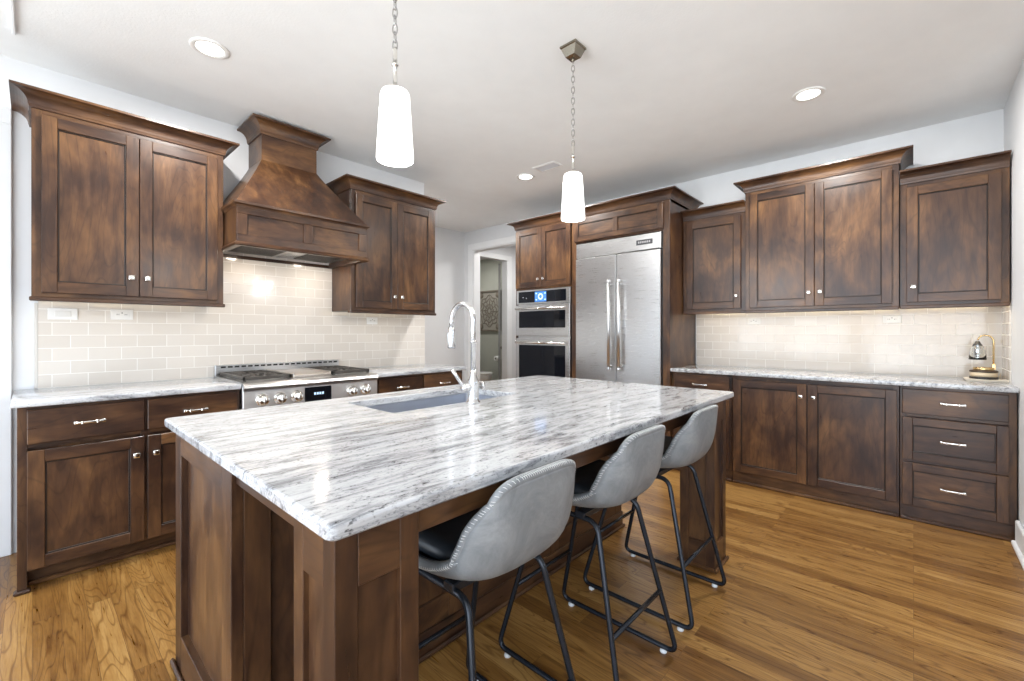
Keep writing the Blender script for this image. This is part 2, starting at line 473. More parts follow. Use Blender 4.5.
# hall and powder room beyond the doorway
mb = MB()
mb.box(4.613, 4.75, 5.2, 5.32, 0, CEIL, 0, 0); mb.box(5.565, 7.2, 5.2, 5.32, 0, CEIL, 0, 0); mb.box(4.75, 5.565, 5.2, 5.32, 2.47, CEIL, 0, 0)
struct('wall_hall', mb, PAINT)
mb = MB(); mb.box(7.0, 7.12, 2.0, 5.2, 0, CEIL, 0, 0); struct('wall_hall_end', mb, PAINT)
mb = MB(); mb.box(4.613, 7.0, 1.9, 2.0, 0, CEIL, 0, 0); struct('wall_hall_side', mb, PAINT)
mb = MB(); mb.box(6.45, 6.57, 5.32, 7.2, 0, CEIL, 0, 0); struct('wall_powder_room', mb, SAGE)
mb = MB(); mb.box(4.2, 6.57, 7.2, 7.3, 0, CEIL, 0, 0); struct('wall_powder_room_left', mb, SAGE)
mb = MB(); mb.box(4.1, 4.2, 5.2, 7.3, 0, CEIL, 0, 0); struct('wall_powder_room_near', mb, SAGE)
# casings
def casing(mb, pts_boxes):
    for b in pts_boxes: mb.box(*b, 0, .004)
mb = MB(); casing(mb, [(4.474, 4.4925, 4.90, 5.005, 0, 2.475), (4.474, 4.4925, 3.845, 3.95, 0, 2.475), (4.474, 4.4925, 3.845, 5.005, 2.475, 2.565),
                       (4.486, 4.62, 4.885, 4.8995, 0, 2.475), (4.486, 4.62, 3.9505, 3.965, 0, 2.475), (4.486, 4.62, 3.965, 4.885, 2.46, 2.4745)]); struct('trim_1', mb, TRIMM, label='white casing round the passage doorway')
mb = MB(); casing(mb, [(5.565, 5.665, 5.182, 5.1995, 0, 2.47), (4.65, 4.75, 5.182, 5.1995, 0, 2.47), (4.65, 5.665, 5.182, 5.1995, 2.47, 2.555),
                       (5.55, 5.5645, 5.19, 5.325, 0, 2.47), (4.7505, 4.765, 5.19, 5.325, 0, 2.47)]); struct('trim_2', mb, TRIMM, label='white casing round the powder room door')
mb = MB(); casing(mb, [(-.172, -.078, 3.694, 3.7165, 0, 2.39), (-1.1, -.078, 3.694, 3.7165, 2.39, 2.479)]); struct('trim_3', mb, TRIMM, label='white casing at the left end of the range wall')
mb = MB(); mb.box(-1.02, -.173, 3.70, 3.7165, .01, 2.389, 0, .003); struct('door_1', mb, TRIMM)
# open powder room door, seen edge on
mb = MB()
dx, dy = .7215, .6924; x0, y0 = 5.535, 5.365
nx, ny = -dy*.02, dx*.02
mb.loft([[(x0-nx, y0-ny, z), (x0+dx*.7-nx, y0+dy*.7-ny, z), (x0+dx*.7+nx, y0+dy*.7+ny, z), (x0+nx, y0+ny, z)] for z in (.01, 2.44)])
dr = struct('door_2', mb, plain('shaded_door', (.16, .16, .15), .5))  # white door; its shade is put into the dark grey colour
mb = MB(); mb.lathe([(.0, -.01), (.02, -.008), (.028, .012), (.022, .03), (.0, .036)], (5.59, 5.37, .96), 16, axis='x'); obj('knob', mb, IRON, dr)
# baseboards
def baseboard(name, b, shoe=None, label=None):
    mb = MB(); mb.box(*b, 0, .006)
    if shoe: mb.box(*shoe, 0, .006)
    struct(name, mb, TRIMM, label=label)
baseboard('baseboard_right', (3.42, 3.868, -.4545, -.436, .0, .145), (3.42, 3.862, -.4545, -.420, 0, .026))
baseboard('baseboard_passage', (2.0, 4.474, 5.085, 5.1025, 0, .14))
baseboard('baseboard_left', (BX0, -1.1, 3.70, 3.7165, 0, .14))
mb = MB(); mb.box(-.072, -.058, 0.6, 3.38, CEIL-.018, CEIL-.0005, 0, .003); struct('trim_4', mb, TRIMM, label='thin white trim strip along the ceiling')

# backsplash
mb = MB(); mb.box(.021, 2.725, 3.709, 3.7168, .914, 1.836, 0, .0); struct('wall_tile_left', mb, tile_mat('x'))
mb = MB(); mb.box(.005, .021, 3.707, 3.7168, .914, 1.405, 0, .002); struct('trim_5', mb, plain('tile_trim', (.62, .60, .57), .25), label='tile edge trim at the left of the backsplash')
mb = MB(); mb.box(4.485, 4.4928, -.4545, 1.603, .914, 1.45, 0, .0); struct('wall_tile_back', mb, tile_mat('y'))
mb = MB(); mb.box(4.16, 4.485, -.4545, -.447, .914, 1.405, 0, .0); struct('wall_tile_right', mb, tile_mat('x'))

# ------------------------------------------------------------ range wall cabinets
UD = .343
upper(R, -.005, .853, UD, 1.402, 2.405, 2.488, 2, 'two-door dark-stained wall cabinet at far left, left of the range hood')
upper(R, 1.747, 2.598, UD, 1.395, 2.405, 2.488, 2, 'two-door dark-stained wall cabinet right of the range hood')

# hood
hc = 1.30
t = thing('range_hood', 'dark-stained wooden range hood with tapered body above the steel range', 'range hood', (hc, 3.717, 1.77))
mb = MB()
h0 = .44
R.box(mb, hc-h0, hc-h0+.02, .003, .585, 1.80, 2.03, 0, .001); R.box(mb, hc+h0-.02, hc+h0, .003, .585, 1.80, 2.03, 0, .001)
R.box(mb, hc-h0, hc+h0, .583, .59, 1.80, 2.03, 1, .0)
fd0, fd1 = .588, .602
for (a, b) in ((hc-h0, hc-h0+.06), (hc-.03, hc+.03), (hc+h0-.06, hc+h0)): R.box(mb, a, b, fd0, fd1, 1.855, 1.985, 0, .002)
R.box(mb, hc-h0, hc+h0, fd0, fd1, 1.80, 1.855, 1, .002); R.box(mb, hc-h0, hc+h0, fd0, fd1, 1.985, 2.03, 1, .002)
obj('apron', mb, WM(R), t)
mb = MB()
mb.loft([R.rect(hc-h0-o, hc+h0+o, .003 if o > -.01 else .0095, .602+o, z) for o, z in ((-.026, 1.784), (.010, 1.782), (.018, 1.789), (.016, 1.797), (.003, 1.809), (-.026, 1.809))], 1, closed=True)
obj('bottom_molding', mb, WM(R), t)
mb = MB()
mb.loft([R.rect(hc-h0-o, hc+h0+o, .003, .602+o, z) for o, z in ((-.02, 2.028), (.003, 2.028), (.006, 2.036), (.020, 2.046), (.022, 2.060), (-.02, 2.060))], 1)
obj('top_molding', mb, WM(R), t)
mb = MB(); rings = []
for k in range(13):
    s_ = k/12; e = 1-(1-s_)**1.07
    hw = (h0+.004)+(0.196-h0-.004)*e; d = .606+(.282-.606)*e
    rings.append(R.rect(hc-hw, hc+hw, .003, d, 2.06+(2.472-2.06)*s_))
mb.loft(rings, 0); obj('tapered_body', mb, WM(R), t)
mb = MB(); R.box(mb, hc-.196, hc+.196, .003, .282, 2.470, 2.665, 1, .001); obj('chimney', mb, WM(R), t)
obj('crown', crown(R, hc-.196, hc+.196, .003, .282, 2.655, 2.748, .078), WM(R), t)
mb = MB(); R.box(mb, hc-h0+.022, hc+h0-.022, .012, .58, 1.826, 1.836, 0, .001)
for c in (-.29, 0, .29): R.box(mb, hc+c-.008, hc+c+.008, .02, .57, 1.822, 1.827, 0, .001)
ins = obj('hood_insert', mb, STEELX, t, 'stainless steel insert under the hood')
for a, b in ((-.36, -.06), (.10, .36)):
    mb = MB()
    R.box(mb, hc+a, hc+b, .08, .50, 1.818, 1.825, 0, .001)
    for k in range(9):
        d = .14+k*.04; R.box(mb, hc+a+.01, hc+b-.01, d, d+.02, 1.815, 1.819, 0, .001)
    obj('filter', mb, IRON, ins, 'dark baffle filter')

# base cabinets
def base_unit(F, u0, u1, depth, label, cols, left_end=False, right_end=False, toe=.085, mode='toe'):
    """cols: list of (u0,u1,[('drawer'|'panel'|'door', z0, z1, knob side)])"""
    c = F.p((u0+u1)/2, 0, 0)
    t = thing('base_cabinet', label, 'cabinet', c)
    mb = MB()
    zb = .10
    F.box(mb, u0, u1, .003, depth-.02, zb, .8835, 0, .001)
    fz0 = zb
    F.box(mb, u0, u0+.033, depth-.02, depth, 0.0 if left_end else fz0, .8835, 0, .001)
    F.box(mb, u1-.033, u1, depth-.02, depth, 0.0 if right_end else fz0, .8835, 0, .001)
    F.box(mb, u0+.033, u1-.033, depth-.02, depth, .862, .8835, 1, .001)
    F.box(mb, u0+.033, u1-.033, depth-.02, depth, fz0-.002, fz0+.03, 1, .001)
    if any(k[0] == 'drawer' for cc in cols for k in cc[2]) :
        for z in sorted({k[1] for cc in cols for k in cc[2] if k[1] > .2}): F.box(mb, u0+.033, u1-.033, depth-.02, depth-.001, z-.02, z+.012, 1, .001)
    for a, b in zip(cols, cols[1:]):
        m_ = (a[1]+b[0])/2; F.box(mb, m_-.02, m_+.02, depth-.02, depth-.0005, fz0+.03, .862, 0, .001)
    if left_end: F.box(mb, u0, u0+.02, .003, depth-.02, 0, zb, 0, .001)
    obj('carcass', mb, WM(F), t)
    mb = MB(); e0 = u0+(.033 if left_end else 0); e1 = u1-(.033 if right_end else 0)
    F.box(mb, e0, e1, .05, depth-toe, 0, zb, 1, .001)
    F.box(mb, e0, e1, depth-toe, depth-toe+.018, 0, .022, 1, .006)
    if left_end: F.box(mb, u0-.012, u0+.045, depth-.03, depth+.014, 0, .018, 1, .006)
    obj('toe_board', mb, WM(F), t)
    for (a, b, items) in cols:
        for it in items:
            kind, z0, z1 = it[:3]
            if kind == 'door':
                ku = b-.035 if it[3] == 'r' else a+.035
                door(F, a, b, z0, z1, depth, t, (ku, z1-.095))
            else: drawer(F, a, b, z0, z1, depth, t, kind == 'panel')
    return t
BD = .612
base_unit(R, -.05, .872, BD, 'two-door base cabinet with two drawers, at far left beside the range',
          [(-.018, .411, [('drawer', .705, .868), ('door', .108, .672, 'r')]), (.425, .855, [('drawer', .705, .868), ('door', .108, .672, 'l')])], left_end=True)
base_unit(R, 1.80, 2.705, BD, 'base cabinet between the range and the passage, only its drawers showing above the island',
          [(1.83, 2.245, [('drawer', .705, .868), ('door', .108, .672, 'r')]), (2.26, 2.68, [('drawer', .705, .868), ('door', .108, .672, 'l')])])
def slab(name, label, F, u0, u1, d0, d1):
    mb = MB(); F.box(mb, u0, u1, d0, d1, .884, .914, 0, .004, 2)
    return tag(obj(name, mb, GR, None, loc=F.p((u0+u1)/2, d1, .884)), label, 'countertop')
slab('countertop', 'granite countertop at far left, left of the range', R, -.07, .874, .0095, .646)
slab('countertop', 'granite countertop right of the range, ending at the passage', R, 1.797, 2.733, .0095, .646)

# range
rx0, rx1 = .878, 1.793
t = thing('range', 'stainless steel gas range with two grates, griddle and round knobs', 'range', ((rx0+rx1)/2, 3.4, 0))
yb = 3.066
mb = MB(); mb.box(rx0, rx1, yb, 3.70, .10, .898, 0, .002); mb.box(rx0+.03, rx1-.03, yb+.05, 3.65, 0, .10, 0, 0)
obj('body', mb, STEELX, t)
mb = MB()
prof = [(3.70, .897), (3.06, .897), (3.052, .885), (3.048, .872), (3.036, .872), (3.034, .890), (3.040, .908), (3.055, .918), (3.10, .922), (3.70, .922)]
mb.loft([[(x, y, z) for y, z in prof] for x in (rx0, rx1)], 0); obj('cooktop', mb, STEELX, t)
mb = MB(); mb.box(rx0, rx1, 3.05, yb, .745, .872, 0, .002); obj('control_panel', mb, steel('x', 'satin_steel', (.78, .77, .76), .45), t)
mb = MB(); mb.box(1.247, 1.432, 3.046, 3.051, .758, .860, 0, .002); disp = obj('display', mb, BLACKG, t, 'dark touch display')
mb = MB()
for k in range(4): mb.box(1.31+k*.018, 1.322+k*.018, 3.0453, 3.0463, .806, .822, 0, 0)
obj('readout', mb, plain('display_glow', (.55, .75, 1.), .4, emit=.6), disp)
for x in (.985, 1.09, 1.195, 1.585, 1.69):
    mb = MB(); mb.lathe([(.0, 0), (.040, 0), (.040, -.006), (.034, -.010), (.031, -.012), (.030, -.038), (.026, -.043), (.0, -.043)], (x, 3.05, .808), 28, axis='y')
    k_ = obj('knob', mb, NICKEL, t)
    mb = MB(); mb.box(x-.005, x+.005, 2.996, 3.009, .782, .834, 0, .003, 2); obj('grip', mb, NICKEL, k_)
mb = MB(); mb.box(rx0, rx1, 3.672, 3.706, .915, 1.0, 0, .003)
bk = obj('back_guard', mb, STEELX, t)
mb = MB()
for k in range(20):
    x = rx0+.035+k*.0437; mb.box(x, x+.030, 3.669, 3.674, .978, .990, 0, 0)
obj('vent_slots', mb, DARK, bk)
def grate(x0, x1):
    mb = MB(); y0, y1 = 3.13, 3.65
    z0, z1 = .937, .952
    for (a, b, c, d) in ((x0, x1, y0, y0+.016), (x0, x1, y1-.016, y1), (x0, x0+.016, y0, y1), (x1-.016, x1, y0, y1), (x0, x1, (y0+y1)/2-.008, (y0+y1)/2+.008)):
        mb.box(a, b, c, d, z0-.008, z1, 0, .003)
    for cy_ in (y0+(y1-y0)*.25, y0+(y1-y0)*.75):
        cx = (x0+x1)/2
        for k in range(8):
            a = k*PI/4; r0, r1 = .035, min((x1-x0)/2, .13)-.006
            p0 = (cx+math.cos(a)*r0, cy_+math.sin(a)*r0, z1-.004); p1 = (cx+math.cos(a)*r1, cy_+math.sin(a)*r1, z1-.004)
            mb.tube([p0, p1], .006, 6)
        mb.lathe([(.0, .922), (.045, .922), (.042, .932), (.028, .936), (.0, .937)], (cx, cy_, 0), 20)
    for x in (x0+.01, x1-.01):
        for y in (y0+.01, y1-.01): mb.box(x-.008, x+.008, y-.008, y+.008, .921, .94, 0, 0)
    return obj('grate', mb, IRON, t, 'black cast iron grate over two burners')
grate(rx0+.02, rx0+.312); grate(rx1-.312, rx1-.02)
mb = MB(); mb.box(rx0+.325, rx1-.325, 3.13, 3.65, .921, .945, 0, .006, 2)
for x in (rx0+.325, rx1-.337): mb.box(x, x+.012, 3.13, 3.65, .94, .953, 0, .002)
obj('griddle', mb, steel('y', 'griddle_steel', (.55, .50, .45), .35), t, 'flat steel griddle plate between the grates')
mb = MB(); mb.box(rx0+.01, rx1-.01, 3.045, yb, .17, .735, 0, .004); od = obj('oven_door', mb, STEELX, t)
mb = MB(); mb.box(rx0+.17, rx1-.17, 3.042, 3.047, .30, .60, 0, .002); obj('window', mb, BLACKG, od)
mb = MB(); mb.tube([(rx0+.06, 3.0, .685), (rx1-.06, 3.0, .685)], .013, 12)
for x in (rx0+.09, rx1-.09): mb.tube([(x, 3.0, .685), (x, 3.047, .685)], .009, 8)
obj('handle', mb, NICKEL, od)

# ------------------------------------------------------------ fridge wall: tall cabinet
TD = .635
ztop = 2.432
t = thing('tall_cabinet', 'tall dark-stained cabinet housing the wall ovens and the refrigerator', 'cabinet', (4.2, 2.54, 0))
u0, u1 = -3.467, -1.612        # u = -y
uo, uf0, uf1 = -2.655, -2.607, -1.680
mb = MB()
G.box(mb, u0, u0+.02, .003, TD, 0, ztop, 0, .001)
G.box(mb, -2.672, -2.612, .003, TD, 0, ztop, 0, .001)
G.box(mb, uf1+.004, u1, .003, TD, 0, ztop, 0, .001)
G.box(mb, u0+.02, -2.672, .003, .02, 0, ztop, 0, .0); G.box(mb, -2.612, uf1+.004, .003, .02, 0, ztop, 0, .0)
G.box(mb, u0, u1, .003, TD-.001, ztop-.02, ztop, 1, .001)
G.box(mb, u0+.02, -2.672, .003, TD, 1.722, 1.748, 1, .001)          # rail above ovens
G.box(mb, u0+.02, -2.672, .003, TD, .40, .44, 1, .001)
G.box(mb, u0+.02, -2.672, .003, TD-.06, 0, .10, 1, .001)
G.box(mb, -2.612, uf1+.004, .003, TD-.004, 2.160, 2.185, 1, .001)
G.box(mb, u0+.02, -2.672, TD-.02, TD, ztop-.03, ztop-.001, 1, .001)
obj('carcass', mb, WM(G), t)
mid = -(3.46+2.685)/2
door(G, u0+.012, mid-.0015, 1.745, 2.408, TD, t, (mid-.037, 1.833))
door(G, mid+.0015, -2.677, 1.745, 2.408, TD, t, (mid+.037, 1.833))
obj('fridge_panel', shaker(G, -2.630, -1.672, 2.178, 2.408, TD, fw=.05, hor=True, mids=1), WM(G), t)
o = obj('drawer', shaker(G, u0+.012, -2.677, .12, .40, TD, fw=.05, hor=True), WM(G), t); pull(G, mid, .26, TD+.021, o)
obj('crown', crown(G, u0, u1, .003, TD, ztop, 2.516), WM(G), t)

# wall ovens
t = thing('wall_oven', 'stainless double wall oven with blue-lit panel, left of the refrigerator', 'oven', (4.0, 3.07, .45))
v0, v1 = -3.440, -2.680
mb = MB(); G.box(mb, v0+.01, v1-.01, .10, TD-.002, .45, 1.715, 0, .001); obj('body', mb, STEELY, t)
od = TD
mb = MB(); G.box(mb, v0, v1, od, od+.022, 1.556, 1.718, 0, .003); cp = obj('control_panel', mb, STEELY, t)
mb = MB(); G.box(mb, v0+.035, v1-.05, od+.021, od+.025, 1.574, 1.700, 0, .002); gp = obj('glass', mb, BLACKG, cp, 'black glass control strip')
mb = MB(); G.box(mb, -3.158, -2.995, od+.0245, od+.0262, 1.578, 1.692, 0, .0); sc = obj('screen', mb, plain('oven_screen', (.05, .17, .48), .3, emit=.55), gp, 'glowing blue touch screen')
mb = MB()
mb.lathe([(.020, od+.0263), (.036, od+.0263), (.036, od+.0268), (.020, od+.0268)], (0, 0, 0), 24, axis='x', closed=True)
for v in mb.bm.verts: v.co = Vector((4.493-v.co.x, 3.076+v.co.y, 1.635+v.co.z))
for k in range(4):
    a = -3.145+(k % 2)*.125; zz = 1.595+(k//2)*.07
    G.box(mb, a, a+.018, od+.0262, od+.0267, zz, zz+.012, 0, 0)
obj('icon', mb, plain('screen_icon', (.55, .75, 1.), .4, emit=.5), sc)
for k in range(2):
    mb = MB(); G.box(mb, v0+.10+k*.05, v0+.112+k*.05, od+.0248, od+.0255, 1.63-k*.012, 1.64-k*.012, 0, 0)
    obj('symbol', mb, plain('grey_print', (.35, .38, .4), .5), gp)
def oven_door(z0, z1, wz0, wz1):
    mb = MB(); G.box(mb, v0, v1, od, od+.030, z0, z1, 0, .004); dd = obj('door', mb, STEELY, t)
    mb = MB(); G.box(mb, v0+.048, v1-.055, od+.029, od+.033, wz0, wz1, 0, .002); obj('window', mb, BLACKG, dd, 'black glass oven window')
    mb = MB(); hz = z1-.045
    a, b = G.p(v0+.03, od+.075, hz), G.p(v1-.03, od+.075, hz); mb.tube([a, b], .0125, 12)
    for v in (v0+.055, v1-.055): mb.tube([G.p(v, od+.028, hz), G.p(v, od+.075, hz)], .009, 8)
    obj('handle', mb, NICKEL, dd, 'polished bar handle')
oven_door(1.195, 1.548, 1.285, 1.475)
oven_door(.50, 1.165, .60, 1.09)
mb = MB(); G.box(mb, v0, v1, od, od+.012, .45, .495, 0, .002); obj('vent_trim', mb, STEELY, t)

# refrigerator
t = thing('refrigerator', 'stainless steel built-in refrigerator with two doors and tall bar handles', 'refrigerator', (4.1, 2.14, 0))
mb = MB(); G.box(mb, uf0, uf1, .03, TD-.012, .10, 2.155, 0, .002); G.box(mb, uf0+.02, uf1-.02, .05, TD-.09, 0, .10, 0, 0); obj('body', mb, plain('dark_case', (.05, .05, .052), .4, .5), t)
FD = TD-.012
mb = MB(); G.box(mb, uf0+.006, uf1-.006, FD, FD+.034, 2.002, 2.150, 0, .004); gl = obj('top_grille', mb, STEELY, t)
mb = MB(); G.box(mb, -1.925, -1.765, FD+.033, FD+.037, 2.052, 2.098, 0, .002); pl = obj('badge', mb, plain('badge_dark', (.08, .082, .088), .3, .6), gl, 'small dark maker plate')
mb = MB()
for k in range(7): G.box(mb, -1.905+k*.018, -1.895+k*.018, FD+.0365, FD+.0378, 2.066, 2.084, 0, 0)
obj('lettering', mb, plain('badge_print', (.55, .55, .56), .3, .8), pl)
sp = -2.134
for (a, b, hu) in ((uf0+.006, sp-.003, -2.183), (sp+.003, uf1-.006, -2.075)):
    mb = MB(); G.box(mb, a, b, FD, FD+.045, .105, 1.993, 0, .005); dd = obj('door', mb, STEELY, t)
    mb = MB(); mb.tube([G.p(hu, FD+.100, .875), G.p(hu, FD+.100, 1.735)], .0155, 14)
    for z in (.91, 1.70):
        mb.tube([G.p(hu, FD+.043, z), G.p(hu, FD+.100, z)], .011, 10)
    for z in (.866, 1.715): mb.lathe([(0, z), (.0185, z), (.0195, z+.004), (.0195, z+.024), (.0185, z+.028), (0, z+.028)], (G.p(hu, FD+.1, 0)[0], G.p(hu, FD+.1, 0)[1], 0), 16)
    obj('handle', mb, steel('z', 'handle_steel', (.66, .665, .67), .36), dd, 'tall brushed bar handle')
mb = MB(); G.box(mb, uf0+.02, uf1-.02, TD-.089, TD-.075, .01, .10, 0, .002); obj('kick_plate', mb, STEELY, t)

# right run uppers
upper(G, -1.603, -1.066, .345, 1.402, 2.278, 2.362, 1, 'single-door wall cabinet beside the refrigerator, left of the tall pair', L=0, Rr=0, knob_side='r', rail_l=0, rail_r=0)
upper(G, -1.062, -.076, .372, 1.398, 2.425, 2.513, 2, 'taller two-door wall cabinet in the middle of the right-hand run', rail_l=.0, rail_r=.0)
upper(G, -.072, .446, .345, 1.402, 2.278, 2.362, 1, 'single-door wall cabinet at far right above the glass candle lamp', L=0, Rr=0, knob_side='l', rail_l=0, rail_r=0)
# right run bases
GB = .593
base_unit(G, -1.609, -1.107, GB, 'narrow base cabinet beside the refrigerator, mostly behind the island corner',
          [(-1.580, -1.122, [('drawer', .705, .866), ('door', .105, .676, 'r')])], toe=.014)
base_unit(G, -1.103, -.0705, GB, 'two-door base cabinet with full-height doors in the middle of the right wall',
          [(-1.092, -.588, [('door', .105, .850, 'r')]), (-.578, -.082, [('door', .105, .850, 'l')])], toe=.014)
base_unit(G, -.0665, .448, GB, 'three-drawer base cabinet at far right against the white wall',
          [(-.055, .415, [('drawer', .705, .866), ('panel', .405, .680), ('panel', .105, .384)])], toe=.014)
slab('countertop', 'long granite countertop on the right wall under the candle lamp', G, -1.609, .4535, .0095, .635)

# ------------------------------------------------------------ island
IX0, IX1, IY0, IY1 = .333, 2.580, .718, 2.085
t = thing('island', 'large dark-stained kitchen island with square corner posts and panelled ends', 'kitchen island', (1.45, 1.7, 0))
HT = .8835
bx0, bx1, by0, by1 = .36, 2.535, 1.385, 2.03
def panelled_y(mb, x0, x1, y, z0, z1, n, th=.012, st=.075, out=-1):
    """frame-and-panel face on a plane of constant y; th is frame thickness outward"""
    y1 = y+out*th
    w = (x1-x0-st)/n
    for k in range(n+1): mb.box(x0+k*w, x0+k*w+st, y, y1, z0, z1, 0, .002)
    for k in range(n):
        mb.box(x0+k*w+st, x0+(k+1)*w, y, y1, z1-st, z1, 1, .002); mb.box(x0+k*w+st, x0+(k+1)*w, y, y1, z0, z0+st*1.3, 1, .002)
# carcass around the sink bowl
mb = MB()
mb.box(bx0+.03, .90, by0, by1, .10, HT, 0, .0); mb.box(1.80, bx1-.02, by0, by1, .10, HT, 0, .0)
mb.box(.90, 1.80, by0, 1.50, .10, HT, 0, 0); mb.box(.90, 1.80, 1.96, by1, .10, HT, 0, 0); mb.box(.90, 1.80, 1.50, 1.96, .10, .62, 0, 0)
mb.box(bx0+.03, bx1-.02, by0, by1-.07, 0, .10, 0, 0)
obj('carcass', mb, [WZ, WX], t)
mb = MB()
panelled_y(mb, .46, bx1, by0, .10, HT-.005, 3)
obj('knee_panel', mb, [WZ, WX], t)
mb = MB(); mb.box(.46, bx1+.006, by0-.018, by0, 0, .10, 1, .003); mb.box(.46, bx1+.016, by0-.032, by0-.018, 0, .02, 1, .006); obj('baseboard', mb, [WZ, WX], t)
# left end panel with its return board
mb = MB()
ye0, ye1 = 1.354, 2.03
def end_panel(mb, x, y0, y1, z0, z1, st, th, sgn=-1, bot=.14, top=.09):
    xa = x; xb = x-sgn*th
    mb.box(xa, xb, y0, y0+st, z0, z1, 0, .0015); mb.box(xa, xb, y1-st, y1, z0, z1, 0, .0015)
    mb.box(xa, xb, y0+st, y1-st, z0, z0+bot, 2, .0015); mb.box(xa, xb, y0+st, y1-st, z1-top, z1, 2, .0015)
    mb.box(xa-sgn*(th*.72), xb, y0+st, y1-st, z0+bot, z1-top, 0, 0)
end_panel(mb, bx0, ye0, ye1, 0, HT, .085, .03)
obj('end_panel', mb, [WZ, WX, WY], t)
mb = MB(); mb.box(bx0+.0305, .46, ye0, by0-.0005, 0, HT, 0, .0015); obj('return_board', mb, [WZ, WX], t)
mb = MB(); mb.box(bx0-.016, bx0-.0005, ye0, ye1+.016, 0, .022, 0, .006); obj('shoe_molding', mb, [WY], t)
mb = MB()
for k in range(3):
    a = bx0+.05+k*.72; mb.box(a, a+.70, by1, by1+.02, .12, .86, 0, .002)
end_panel(mb, bx1, by0, by1, 0, HT, .085, .02, 1)
obj('cabinet_front', mb, [WZ, WX, WY], t)
def post(x0, y0, w=.18):
    mb = MB(); c = .012; x1, y1 = x0+w, y0+w; st = .045
    mb.box(x0+c, x1-c, y0+c, y1-c, 0, HT, 0, 0)
    for (a, b) in ((x0, y0), (x1-st, y0), (x0, y1-st), (x1-st, y1-st)): mb.box(a, a+st, b, b+st, 0, HT, 0, .0015)
    for z0, z1 in ((0, .14), (HT-.115, HT)):
        for yy in (y0, y1-c): mb.box(x0+st, x1-st, yy, yy+c, z0, z1, 1, .0015)
        for xx in (x0, x1-c): mb.box(xx, xx+c, y0+st, y1-st, z0, z1, 2, .0015)
    for b in ((x0-.014, x1+.014, y0-.014, y0), (x0-.014, x1+.014, y1, y1+.014), (x0-.014, x0, y0, y1), (x1, x1+.014, y0, y1)): mb.box(*b, 0, .02, 1, .005)
    return obj('post', mb, [WZ, WX, WY], t)
post(.36, .755); post(2.37, .755)
mb = MB(); mb.box(.372, .392, .935, ye0, .826, HT, 2, .002); mb.box(2.51, 2.53, .935, by0, .826, HT, 2, .002); mb.box(.54, 2.37, .775, .797, .812, HT, 1, .002)
obj('apron_rail', mb, [WZ, WX, WY], t)

# island top with a sink cut-out
SX0, SX1, SY0, SY1 = .975, 1.72, 1.535, 1.925
def rrect(x0, x1, y0, y1, r, z, n=6):
    out = []
    for cx, cy, a0 in ((x1-r, y1-r, 0), (x0+r, y1-r, PI/2), (x0+r, y0+r, PI), (x1-r, y0+r, 1.5*PI)):
        for k in range(n+1):
            a = a0+k/n*PI/2; out.append((cx+r*math.cos(a), cy+r*math.sin(a), z))
    return out
mb = MB(); T0, T1 = .884, .914
prof = [(0.004, T0), (0.0, T0+.004), (0.0, T1-.006), (.002, T1-.002), (.007, T1)]
outer = [rrect(IX0+o, IX1-o, IY0+o, IY1-o, .018-o*.5, z) for o, z in prof]
inner = [rrect(SX0-o, SX1+o, SY0-o, SY1+o, .02+o, z) for o, z in ((.003, T1), (0, T1-.003), (0, T0))]
n = len(outer[0])
mb.loft(outer+inner, 0, False, caps=False, closed=True)
it_ = obj('island_countertop', mb, GR, None, loc=(1.456, 1.40, T0)); tag(it_, 'large white and grey veined granite slab on the kitchen island', 'countertop')
# sink
mb = MB(); rings = []
for o, z, e in ((-.022, .8835, 0), (.004, .8835, 0), (.004, .876, 0), (.012, .70, 0), (.03, .672, 0), (.20, .668, 0)):
    rings.append(rrect(SX0+o, SX1-o, SY0+min(o, .18), SY1-min(o, .18), .03 if o < .1 else .004, z))
mb.loft(rings, 0, False, caps=False)
mb.lathe([(.0, .669), (.045, .669), (.043, .672), (.0, .6705)], (1.35, 1.73, 0), 20)
sk = obj('sink', mb, SINKM, None, loc=(1.35, 1.73, .668)); tag(sk, 'undermount steel sink set into the island top', 'sink')
md = sk.modifiers.new('thick', 'SOLIDIFY'); md.thickness = .002; md.offset = -1

# faucet
fx, fy = 1.362, 1.487
t = thing('faucet', 'brushed nickel gooseneck kitchen faucet with side lever on the island', 'faucet', (fx, fy, T1))
mb = MB(); mb.lathe([(0, T1), (.034, T1), (.034, T1+.006), (.028, T1+.012), (.0255, T1+.03), (.026, T1+.07), (.0285, T1+.085), (.0285, T1+.10), (.022, T1+.112), (.016, T1+.13), (.0135, T1+.15), (.0, T1+.15)], (fx, fy, 0), 28)
mb.tube([(fx-.052, fy, T1+.075), (fx+.050, fy, T1+.075)], .0165, 16)
mb.lathe([(0, .046), (.019, .046), (.021, .052), (.017, .062), (0, .066)], (fx, fy, T1+.075), 16, axis='x')
obj('base', mb, CHROME, t)
mb = MB(); pth = [(fx, fy, T1+.13), (fx, fy, 1.29)]
for k in range(1, 15):
    a = PI-k/14*PI; pth.append((fx, fy+.076+.076*math.cos(a), 1.29+.080*math.sin(a)))
pth.append((fx, fy+.154, 1.255)); mb.tube(pth, .0125, 14)
mb.lathe([(.0125, T1+.275), (.016, T1+.277), (.016, T1+.283), (.0125, T1+.285)], (fx, fy, 0), 16)
obj('spout', mb, CHROME, t)
mb = MB(); mb.lathe([(0, 1.262), (.0145, 1.262), (.017, 1.25), (.0185, 1.20), (.0195, 1.168), (.017, 1.160), (0, 1.160)], (fx, fy+.154, 0), 20)
mb.box(fx-.024, fx-.015, fy+.146, fy+.162, 1.19, 1.235, 0, .003)
obj('spray_head', mb, CHROME, t)
